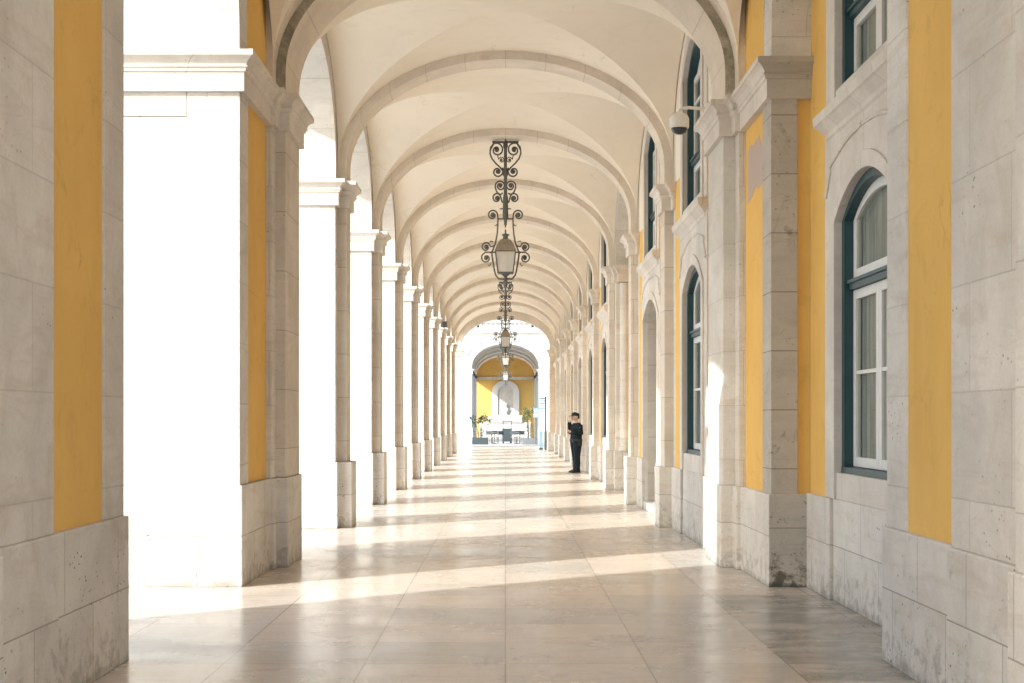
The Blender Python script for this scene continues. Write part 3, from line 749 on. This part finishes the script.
    r4 = lambda r, z: [(-r, -r, z), (r, -r, z), (r, r, z), (-r, r, z)]
    m = MB(); m.rings([r4(.212, -2.085), r4(.205, -2.06), r4(.155, -1.95), r4(.10, -1.865), r4(.08, -1.86)]); m.build('lantern_roof', 'copper', o, .004)
    m = MB(); m.lathe([(.085, -1.87), (.05, -1.83), (.045, -1.80), (.075, -1.77), (.07, -1.755), (.02, -1.745), (.012, -1.71), (.02, -1.695), (.004, -1.66)], n=10); m.build('finial', 'iron', o, smooth=True)
    m = MB(); m.rings([r4(.142, -2.475), r4(.19, -2.085)]); m.build('lantern_glass', 'frost', o)
    m = MB()
    for sx in (-1, 1):
        for sy in (-1, 1): m.tube([(sx*.197, sy*.197, -2.085), (sx*.149, sy*.149, -2.48)], .011, 4)
    m.rings([r4(.15, -2.50), r4(.15, -2.475)]); m.rings([r4(.2, -2.10), r4(.2, -2.086)])
    m.lathe([(.02, -2.64), (.05, -2.60), (.03, -2.56), (.10, -2.50)], n=8); m.build('lantern_frame', 'iron', o)
    m = MB(); m.lathe([(.02, -2.92), (.03, -2.88), (.016, -2.82), (.03, -2.70), (.05, -2.66), (.02, -2.62)], n=8)
    for s in (-1, 1):
        m.tube([(s*x, y, z) for x, y, z in [(.01, 0, -2.66), (.07, 0, -2.68)]+spiral(.09, -2.77, .07, .02, PI*.6, -PI*1.6, 26)], .009, 6, 1.5); m.ball((s*.09, 0, -2.77), .026, .02, .026, 8, 5)
    m.build('pendant', 'iron', o, smooth=True)
    return o
LZ = 7.10
L = lantern('Nearest wrought iron lantern, largest, hanging clear against the cream vaults'); L.location = (.0, 27.9, LZ); L.scale = (1, 1, 1.04)
for y, z, lab in ((PC[8]+.05, LZ, 'Middle wrought iron lantern hanging just below the nearest one'), (78.0, 7.2, 'Third wrought iron lantern seen against the bright street opening'), (103.6, 7.05, 'Farthest small lantern hanging before the ochre end wall')):
    o = copy_tree(L); o.location = (.0, y, z); o['label'] = lab

# ------------------------------------------------------------------ security camera and small speaker
o = root('security_camera', 'White security camera with dark glass dome on a wall bracket', 'security camera', (2.17, 17.75, 5.33)); o.scale = (.98, .86, .84)
m = MB(); m.lathe([(.118, -.06), (.125, -.03), (.125, .08), (.10, .14), (.05, .165), (.03, .17)], n=20); m.build('housing', 'camera_white', o, smooth=True)
m = MB(); m.lathe([(.005, -.155), (.04, -.15), (.075, -.13), (.098, -.095), (.105, -.06)], n=20); m.build('dome', 'dome', o, smooth=True)
m = MB(); m.tube([(0, 0, .165), (0, 0, .21), (.03, 0, .235), (.12, 0, .245), (.385, 0, .22)], .024, 8); m.box(.36, .392, -.07, .07, .12, .32); m.build('bracket', 'camera_white', o, smooth=False)
m = MB(); m.box(-.09, .09, -.08, .08, -.13, .10); o = m.build('wall_speaker', 'black', None, .02); o.location = (-2.40, PC[8]-.275-.14-.26, 5.385)
tag(o, 'Small black loudspeaker box sitting on a left pier capital', 'speaker')

# ------------------------------------------------------------------ guard
def skin_body(name, joints, edges, mat, parent, sub=2, rootv=0):
    me = bpy.data.meshes.new(name); me.from_pydata([j[:3] for j in joints], edges, []); me.materials.append(M[mat])
    o = bpy.data.objects.new(name, me); col.objects.link(o); o.parent = parent
    sk = o.modifiers.new('skin', 'SKIN'); sk.use_smooth_shade = True
    if not me.skin_vertices: 
        me.skin_vertices.new()if hasattr(me.skin_vertices, 'new') else None
    return o
def tubebody(mb, path, radii, n=10):
    """tapered limb with elliptical sections (rx, ry)"""
    path = [Vector(p) for p in path]; rs = []
    ref = Vector((0, 1, 0))
    for i, p in enumerate(path):
        t = (path[min(i+1, len(path)-1)]-path[max(i-1, 0)]).normalized()
        side = t.cross(ref)
        if side.length < .2: side = t.cross(Vector((1, 0, 0)))
        side.normalize(); u = side.cross(t).normalized()
        rx, ry = radii[i] if isinstance(radii[i], tuple) else (radii[i], radii[i])
        rs.append([tuple(p+side*rx*math.cos(2*PI*k/n)+u*ry*math.sin(2*PI*k/n)) for k in range(n)])
    mb.rings(rs)
def fuse(mb, name, mat, parent, voxel=.012, smooth=4):
    """join overlapping limbs into one continuous surface"""
    o = mb.build(name, mat, parent)
    r = o.modifiers.new('remesh', 'REMESH'); r.mode = 'VOXEL'; r.voxel_size = voxel; r.use_smooth_shade = True
    s = o.modifiers.new('smooth', 'SMOOTH'); s.factor = .5; s.iterations = smooth
    return o
g = root('person', 'Guard in dark navy uniform and cap, hand raised to mouth, standing by right wall', 'person', (2.17, 43.75, 0), rz=.42); g.scale = (1.14, 1.14, 1.03)
# local frame: faces -X; height 1.78 with shoes
HIP, SH, HD = .96, 1.46, 1.66
m = MB()   # body: continuous skin surface
tubebody(m, [(0, 0, .93), (.01, 0, 1.10), (.01, 0, 1.30), (.02, 0, 1.43), (.015, 0, 1.50)], [(.12, .15), (.11, .14), (.12, .17), (.09, .17), (.06, .07)], 14)
tubebody(m, [(.015, 0, 1.46), (-.005, 0, 1.60)], [(.055, .055), (.05, .05)])
m.ball((-.02, 0, 1.665), .098, .076, .118, 14, 12)
m.ball((-.065, 0, 1.605), .05, .052, .05, 10, 8)                    # jaw
tubebody(m, [(-.105, 0, 1.685), (-.132, 0, 1.645), (-.105, 0, 1.632)], [.014, .019, .014], 8)   # nose
for s in (-1, 1): m.ball((0, s*.076, 1.655), .022, .012, .032, 8, 6)  # ears
for s, kx in ((-1, -.01), (1, .03)):
    tubebody(m, [(0, s*.085, .95), (-.005+kx, s*.09, .52), (.01+kx, s*.09, .10)], [.088, .062, .045])
    tubebody(m, [(.03+kx, s*.09, .05), (-.14+kx, s*.10, .035)], [(.035, .04), (.025, .035)])
# near arm (camera side, y<0): folded across the waist, hand under the other elbow
near = [(.02, -.195, 1.42), (.045, -.235, 1.17), (-.13, -.15, 1.20), (-.21, -.06, 1.23)]
tubebody(m, near, [.056, .045, .038, .028])
far = [(.01, .185, 1.42), (-.11, .17, 1.20), (-.16, .08, 1.46), (-.165, .035, 1.55)]
tubebody(m, far, [.056, .045, .036, .026])
fuse(m, 'body', 'skin', g, .014, 3)
# hands, part of the skin: palm and five fingers each
def hand(mb, base, dirv, up, sidev, curl, s=1):
    base, dirv, up, sidev = Vector(base), Vector(dirv).normalized(), Vector(up).normalized(), Vector(sidev).normalized()
    tubebody(mb, [base, base+dirv*.045, base+dirv*.09], [(.024, .030), (.018, .042), (.014, .040)], 10)
    for i, (ln, off) in enumerate(((.070, -.030), (.080, -.010), (.075, .010), (.058, .029))):
        b0 = base+dirv*.085+sidev*off
        pts = [b0]; dd = dirv.copy()
        for j in range(3):
            dd = (dd+up*curl*(.5+.3*j)).normalized(); pts.append(pts[-1]+dd*ln*(.45, .32, .25)[j])
        tubebody(mb, pts, [.0095, .009, .008, .0065], 7)
    t0 = base+dirv*.03-sidev*.030
    tubebody(mb, [t0, t0-sidev*.028+dirv*.022, t0-sidev*.034+dirv*.055+up*.015], [.013, .011, .008], 7)
m = MB(); hand(m, (-.165, .035, 1.54), (.25, -.25, 1), (.6, .1, -.3), (.2, 1, .1), .35); m.build('raised_hand', 'skin', g, smooth=True)
m = MB(); hand(m, (-.20, -.05, 1.24), (-.25, 1, .25), (.5, .2, -.2), (0, .1, 1), .35); m.build('folded_hand', 'skin', g, smooth=True)
# jacket
m = MB()
tubebody(m, [(0, 0, .90), (0, 0, 1.0), (.01, 0, 1.15), (.012, 0, 1.30), (.025, 0, 1.42), (.02, 0, 1.49)], [(.158, .20), (.152, .20), (.150, .20), (.165, .225), (.135, .215), (.08, .09)], 16)
tubebody(m, near[:3]+[(-.175, -.08, 1.225)], [.076, .066, .056, .046], 12)
tubebody(m, far[:3]+[(-.163, .05, 1.515)], [.076, .066, .054, .042], 12)
fuse(m, 'jacket', 'uniform', g, .013, 2)
m = MB()
for s, kx in ((-1, -.01), (1, .03)):
    tubebody(m, [(0, s*.08, .98), (.0, s*.085, .80), (-.008+kx, s*.09, .50), (.012+kx, s*.09, .28), (.005+kx, s*.09, .075)], [(.138, .12), (.118, .11), (.090, .088), (.078, .078), (.074, .074)], 12)
fuse(m, 'trousers', 'uniform', g, .013, 2)
for s, kx in ((-1, -.01), (1, .03)):
    m = MB(); tubebody(m, [(.075+kx, s*.09, .055), (.02+kx, s*.09, .065), (-.08+kx, s*.097, .05), (-.185+kx, s*.105, .032)], [(.045, .045), (.058, .05), (.045, .05), (.022, .036)], 12); m.box(-.19+kx, .09+kx, s*.1-.045, s*.1+.045, 0, .02); m.build('shoe', 'black', g, smooth=True)
m = MB(); tubebody(m, [(0, 0, .955), (0, 0, 1.005)], [(.168, .212), (.166, .210)], 18); m.box(-.02, .07, -.235, -.185, .80, .98); m.box(-.15, -.10, -.12, -.03, .90, 1.0); m.build('duty_belt', 'black', g, .006)
m = MB(); rs = []
for z, rx, ry in ((1.695, .110, .088), (1.72, .114, .092), (1.755, .110, .09), (1.785, .088, .074), (1.80, .04, .035)): rs.append([(-.012+rx*math.cos(2*PI*i/18), ry*math.sin(2*PI*i/18), z+.012*-math.cos(2*PI*i/18)) for i in range(18)])
m.rings(rs); m.rings([[(-.10, -.07, 1.70), (-.10, .07, 1.70), (-.17, .055, 1.685), (-.205, .02, 1.678), (-.205, -.02, 1.678), (-.17, -.055, 1.685)], [(-.10, -.07, 1.712), (-.10, .07, 1.712), (-.17, .055, 1.697), (-.205, .02, 1.690), (-.205, -.02, 1.690), (-.17, -.055, 1.697)]])
m.build('cap', 'cap', g, smooth=False)
m = MB(); m.ball((.03, 0, 1.655), .075, .079, .06, 12, 8); m.build('hair', 'black', g, smooth=True)
m = MB(); m.box(-.02, .05, -.262, -.252, 1.335, 1.36); m.build('sleeve_badge', 'camera_white', g)
for s in (-1, 1):
    m = MB(); m.ball((-.107, s*.032, 1.67), .010, .014, .008, 8, 6); m.build('eye', 'black', g)
m = MB(); m.box(-.117, -.10, -.022, .022, 1.592, 1.600); m.build('mouth', 'bark', g)

# ------------------------------------------------------------------ ground, floor, street
def slab(name, mat, x0, x1, y0, y1, z0, z1, kind='structure'):
    m = MB(); m.box(x0, x1, y0, y1, z0, z1); o = m.build(name, mat); o['kind'] = kind; return o
m = MB(); b = m.add([(-1500, -1500, -.16), (1500, -1500, -.16), (1500, 1500, -.16), (-1500, 1500, -.16)]); m.face((b, b+1, b+2, b+3)); o = m.build('ground', 'plaza'); o['kind'] = 'structure'
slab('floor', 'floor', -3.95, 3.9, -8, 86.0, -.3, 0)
slab('kerb', 'facade', -3.95, 3.9, 86.0, 86.4, -.3, -.004)
slab('street', 'street', -60, 60, 86.4, 102.0, -.3, -.02)
slab('far_floor', 'floor', -3.95, 3.9, 102.0, 128.0, -.3, -.008)

# tower bay beyond the end arch
o = root('tower_bay_wall', 'Plain pale wall of the bay beyond the dark end arch', 'wall', (0, 80, 0))
m = MB(); m.box(2.7, 3.6, -5.65, 6, -.05, 9.2); m.build('wall', 'stone', o)
m = MB(); m.box(-3.8, -2.7, 3, 6, -.05, 9.2); m.build('pier', 'stone', o)
m = MB(); m.box(-3.8, 3.6, -5.65, 6, 9.2, 9.6); m.build('ceiling', 'plaster', o)
m = MB(); m.tube([(0, -2, 7.2), (0, -2, 9.25)], .03); m.build('lantern_hanger', 'iron', o)

# ------------------------------------------------------------------ far building with its own arcade
fb = root('far_building', 'White sunlit building with arched arcade and ochre end wall across the street', 'building', (0, 103, 0))
m = MB(); arch_fill(m, ell(0, 2.42, 5.5, 1.6, 36, -.05), 7.55, 0, .8, 'x'); m.build('arch_wall', 'facade', fb)
m = MB(); m.box(-26, -2.42, 0, .8, -.05, 7.55); m.box(2.42, 26, 0, .8, -.05, 7.55); m.box(-26, 26, .05, .8, 7.55, 17); m.build('facade_wall', 'facade', fb)
m = MB(); arch_ring(m, 0, 2.42, 5.5, 1.6, .30, -.06, .05, 'x', 5.2, 36, .3); m.build('archivolt', 'stone_trim', fb)
m = MB(); arch_ring(m, 0, 2.95, 5.5, 2.1, .1, -.09, .05, 'x', 5.2, 36, .1); m.build('archivolt', 'stone_trim', fb)
for s in (-1, 1):
    a, b = sorted((s*2.42, s*3.15)); q = [(a, -.06), (b, -.06), (b, .6), (a, .6)]
    m = MB(); m.prism(q, 1.0, 4.85); m.build('pilaster', 'facade', fb, .01)
    m = MB(); m.prism(offset(q, .05), -.05, 1.0); m.build('plinth', 'stone_base', fb, .01)
    m = MB(); m.mould(q, capital_levels(5.25, .35)); m.build('capital', 'stone_trim', fb)
q = [(-26, -.01), (26, -.01), (26, .5), (-26, .5)]
m = MB(); m.mould(q, [(7.5, 0), (7.55, .06), (7.75, .06), (7.8, .12), (7.9, .25), (8.0, .28), (8.0, 0)]); m.build('cornice', 'stone_trim', fb)
m = MB()
for i in range(-16, 17): m.lathe([(.05, 8.0), (.07, 8.1), (.035, 8.3), (.035, 8.45), (.06, 8.6)], (i*.35, -.1, 0), 6)
o = m.build('baluster_row', 'stone_trim', fb)
m = MB(); m.box(-26, 26, -.2, 0, 8.6, 8.75); m.build('railing', 'stone_trim', fb)
for x in (-7.5, -2.5, 2.5, 7.5):
    m = MB(); m.box(x-.8, x+.8, .0, .06, 8.2, 11.4); f = m.build('upper_window', 'white', fb)
    m = MB(); m.box(x-.6, x+.6, -.02, .0, 8.3, 11.2); m.build('pane', 'dome', f)
for x in (-17, -11.5, -6, 6, 11.5, 17):   # neighbouring ground floor arches, glazed
    m = MB(); arch_fill_solid_x = None
    pts = [(x-1.6, .2)]+ell(x, 1.6, 5.0, 1.3, 20)+[(x+1.6, .2)]
    m.rings([[(h, -.02, z) for h, z in pts], [(h, .02, z) for h, z in pts]]); m.build('shop_window', 'green', fb)
# far arcade: ribs, vault, left openings, right openings added for light, end wall with niche
RY = [5.77, 11.54, 17.3]
m = MB(); arch_fill(m, ell(0, 2.44, 5.5, 1.58, 30, 5.0), 7.5, 5.5, 6.0, 'x'); ro = m.build('rib', 'rib', fb)
for y in RY[1:]:
    r2 = ro.copy(); col.objects.link(r2); r2.parent = fb; r2.location.y = y-5.77
m = MB()
for a, b in ((.8, 5.5), (6.0, 11.27), (11.77, 17.03), (17.53, 24)):
    arch_fill(m, ell(0, 2.58, 5.5, 1.72, 24, 5.0), 7.6, a, b, 'x')
m.build('vault', 'plaster', fb)
for y in [5.77, 11.54, 17.3]:
    m = MB(); m.box(-3.4, -2.56, y-.45, y+.45, -.05, 7.5); m.box(-2.56, -2.44, y-.25, y+.25, -.05, 5.1); m.build('pier', 'facade', fb, .01)
    m = MB(); m.box(2.56, 3.4, y-.45, y+.45, -.05, 7.5); m.box(2.44, 2.56, y-.25, y+.25, -.05, 5.1); m.build('pier', 'facade', fb, .01)
m = MB(); m.box(-3.5, 3.5, 24.0, 24.6, -.05, 7.7); m.build('end_wall', 'yellow', fb)
m = MB(); m.box(-2.56, 2.56, 23.86, 23.995, 5.15, 5.42); m.build('impost_band', 'stone_trim', fb, .01)
m = MB(); arch_ring(m, 0, .70, 4.0, .68, .52, 23.80, 23.995, 'x', 2.0, 24, .42); m.build('niche_frame', 'marble', fb)
m = MB(); arch_fill_pts = [(-.70, 2.0)]+ell(0, .70, 4.0, .68, 20)+[(.70, 2.0)]
m.rings([[(h, 23.93, z) for h, z in arch_fill_pts], [(h, 23.99, z) for h, z in arch_fill_pts]]); m.build('niche_back', 'stone', fb)
m = MB(); m.box(-1.5, 1.5, 23.6, 23.99, 1.35, 1.98); m.box(-2.3, 2.3, 23.75, 23.99, -.05, 1.35); m.build('niche_pedestal', 'marble', fb, .02)
# bust in the niche
o = root('niche_bust', 'White marble bust on a small foot in the far niche', 'statue', (.05, 126.78, 1.98))
m = MB(); m.lathe([(.22, 0), (.22, .06), (.12, .1), (.09, .22), (.13, .28)], n=14); m.build('foot', 'marble', o, smooth=False)
m = MB(); tubebody(m, [(0, 0, .27), (0, 0, .42), (0, 0, .6), (0, 0, .68), (0, 0, .78)], [(.13, .10), (.24, .14), (.27, .15), (.12, .10), (.08, .08)], 14); m.ball((0, -.02, .92), .12, .14, .165, 12, 10); tubebody(m, [(0, -.14, .96), (0, -.175, .91), (0, -.14, .9)], [.015, .022, .015], 6); fuse(m, 'figure', 'marble', o, .03, 3)

# ------------------------------------------------------------------ terrace between the buildings
def leaves(m, c, rx, ry, rz, n, size, seed, droop=0.):
    rnd = random.Random(seed)
    for _ in range(n):
        while True:
            p = Vector((rnd.uniform(-1, 1), rnd.uniform(-1, 1), rnd.uniform(-1, 1)))
            if .15 < p.length < 1: break
        p = Vector((c[0]+p.x*rx, c[1]+p.y*ry, c[2]+p.z*rz-droop*p.length))
        a = Vector((rnd.gauss(0, 1), rnd.gauss(0, 1), rnd.gauss(0, .7))).normalized(); b = a.orthogonal().normalized()
        s = size*rnd.uniform(.6, 1.3); q = a*s; r_ = b*s*.32
        i = m.add([p-q, p+r_, p+q, p-r_]); m.face((i, i+1, i+2, i+3))
def planter(name, x0, x1, y, h, mat, label, plants):
    o = root(name, label, 'planter', ((x0+x1)/2, y, -.02), 'planters edging the terrace')
    hw = (x1-x0)/2
    m = MB(); m.rings([[(-hw, -.35, 0), (hw, -.35, 0), (hw, .35, 0), (-hw, .35, 0)], [(-hw, -.35, h), (hw, -.35, h), (hw, .35, h), (-hw, .35, h)], [(-hw+.05, -.30, h), (hw-.05, -.30, h), (hw-.05, .30, h), (-hw+.05, .30, h)], [(-hw+.05, -.30, h-.08), (hw-.05, -.30, h-.08), (hw-.05, .30, h-.08), (-hw+.05, .30, h-.08)]]); m.build('box', mat, o, .01)
    return o
planter('planter', -2.18, -1.13, 93.4, .46, 'planter', 'Dark slate planter box at the left of the far opening', None)
planter('planter', 1.10, 2.12, 93.4, .42, 'planter_grey', 'Grey planter box at the right of the far opening', None)
def shrub(x, y, z, mat, label, kind, seed, H, spread):
    o = root('potted_plant', label, 'plant', (x, y, z))
    m = MB(); rnd = random.Random(seed)
    tips = []
    for i in range(7):
        a = rnd.uniform(0, 2*PI); r = rnd.uniform(.2, 1)*spread
        tip = (r*math.cos(a), r*.5*math.sin(a), H*rnd.uniform(.65, 1)); tips.append(tip)
        m.tube([(.1*math.cos(a), .05*math.sin(a), 0), (tip[0]*.4, tip[1]*.4, tip[2]*.5), tip], lambda t: .022*(1-.6*t), 5)
    m.build('stems', 'bark', o)
    m = MB()
    for i, t in enumerate(tips): leaves(m, t, .27, .24, .24, 42, .095, seed*31+i, .05)
    leaves(m, (0, 0, H*.25), spread, .3, H*.18, 60, .08, seed*7)
    m.build('foliage', mat, o); return o
shrub(-1.65, 93.4, .36, 'leaf_dark', 'Dark leaved loose shrub growing in the slate planter', 0, 3, 1.55, .62)
shrub(1.55, 93.4, .32, 'leaf_light', 'Lime green leafy shrub growing in the grey planter', 0, 5, 2.05, .45)
# menu stand with dark cabinet and flat canopy
o = root('serving_stand', 'Dark serving cabinet with thin flat canopy on posts at terrace centre', 'stand', (.15, 98, -.02))
m = MB(); m.box(-.38, .30, -.3, .3, .12, 1.02); m.build('cabinet', 'planter', o, .02)
m = MB(); m.box(-.38, .34, -.25, .25, 1.48, 1.54); m.build('canopy', 'sign_grey', o)
for s in (-.3, .28):
    m = MB(); m.tube([(s, .2, .12), (s, .2, 1.49)], .022); m.build('post', 'sign_grey', o)
for sx in (-.3, .22):
    for sy in (-.22, .22):
        m = MB(); m.lathe([(.05, 0), (.06, .06), (.04, .13)], (sx, sy, 0), 8); m.build('foot', 'black', o)
def table():
    o = root('cafe_table', 'x', 'table', (0, 0, 0), 'cafe tables on the terrace')
    m = MB(); m.lathe([(.34, .72), (.35, .735), (.34, .75)], n=20); m.build('tabletop', 'wood', o)
    m = MB(); m.lathe([(.2, 0), (.2, .02), (.03, .05), (.025, .72)], n=10); m.build('pedestal', 'sign_grey', o)
    return o
def chair():
    o = root('cafe_chair', 'x', 'chair', (0, 0, 0), 'cafe chairs on the terrace')
    m = MB(); m.box(-.21, .21, -.21, .21, .43, .465); m.build('seat', 'wood', o, .01)
    m = MB(); m.box(-.21, .21, .19, .215, .62, .88); m.build('backrest', 'planter', o, .01)
    for sx in (-1, 1):
        for sy in (-1, 1):
            m = MB(); m.tube([(sx*.19, sy*.19, 0), (sx*.18, sy*.19, .44 if sy < 0 else .86)], .014); m.build('leg', 'sign_grey', o)
    return o
T0, C0 = table(), chair()
for i, (x, y, lab) in enumerate(((-.75, 95.6, 'Round pale cafe table just right of the slate planter'), (.78, 96.2, 'Round pale cafe table just left of the grey planter'), (-.95, 99.6, 'Round cafe table behind, deeper in on the left'))):
    o = T0 if i == 0 else copy_tree(T0); o.location = (x, y, -.02); o['label'] = lab
for i, (x, y, rz, lab) in enumerate(((-1.0, 95.0, 2.6, 'Cafe chair nearest the slate planter, turned to the table'), (-.38, 95.1, -2.7, 'Cafe chair between the table and the dark serving cabinet'), (-.7, 96.4, 0.1, 'Cafe chair behind the left pale table'),
        (.55, 95.5, 2.8, 'Cafe chair right of the dark serving cabinet'), (1.0, 95.6, -2.6, 'Cafe chair nearest the grey planter'), (.8, 97.0, 0., 'Cafe chair behind the right pale table'))):
    o = C0 if i == 0 else copy_tree(C0); o.location = (x, y, -.02); o.rotation_euler = (0, 0, rz); o['label'] = lab
# finger post and info panel at the end arch
o = root('finger_post', 'Slim dark finger post with pale direction blades beside the end arch', 'signpost', (2.14, 75.6, 0))
m = MB(); m.box(-.045, .045, -.045, .045, 0, 2.85); m.build('post', 'sign_grey', o, .006)
m = MB(); m.box(-.075, .06, -.06, .06, .02, 1.0); m.build('post_sleeve', 'sign_grey', o, .006)
for i in range(5):
    m = MB(); z = 2.16+i*.135; pts = [(-.05, z), (-.05, z+.09), (-.30, z+.09), (-.37, z+.045), (-.30, z)]
    m.rings([[(x, -.012, zz) for x, zz in pts], [(x, .012, zz) for x, zz in pts]]); m.build('blade', 'sign_blue', o)
o = root('info_panel', 'Pale blue glass information panel standing beside the finger post', 'sign', (1.92, 76.6, 0))
m = MB(); m.box(-.09, .09, -.02, .02, .1, 1.0); m.build('panel', 'sign_blue', o, .005)
m = MB(); m.box(-.11, .11, -.05, .05, 0, .1); m.build('base', 'sign_grey', o, .005)
o = root('street_sign', 'Small blue and white square sign on a thin pole near the lime shrub', 'sign', (1.98, 92.4, -.02))
m = MB(); m.tube([(0, 0, 0), (0, 0, 2.5)], .022); m.build('pole', 'sign_grey', o)
m = MB(); m.box(-.17, .17, -.03, -.01, 1.75, 2.4); m.build('plate', 'sign_blue', o, .006)
m = MB(); m.box(-.11, .11, -.036, -.031, 1.85, 2.02); m.box(-.11, .11, -.036, -.031, 2.12, 2.3); m.build('plate_field', 'white', o)
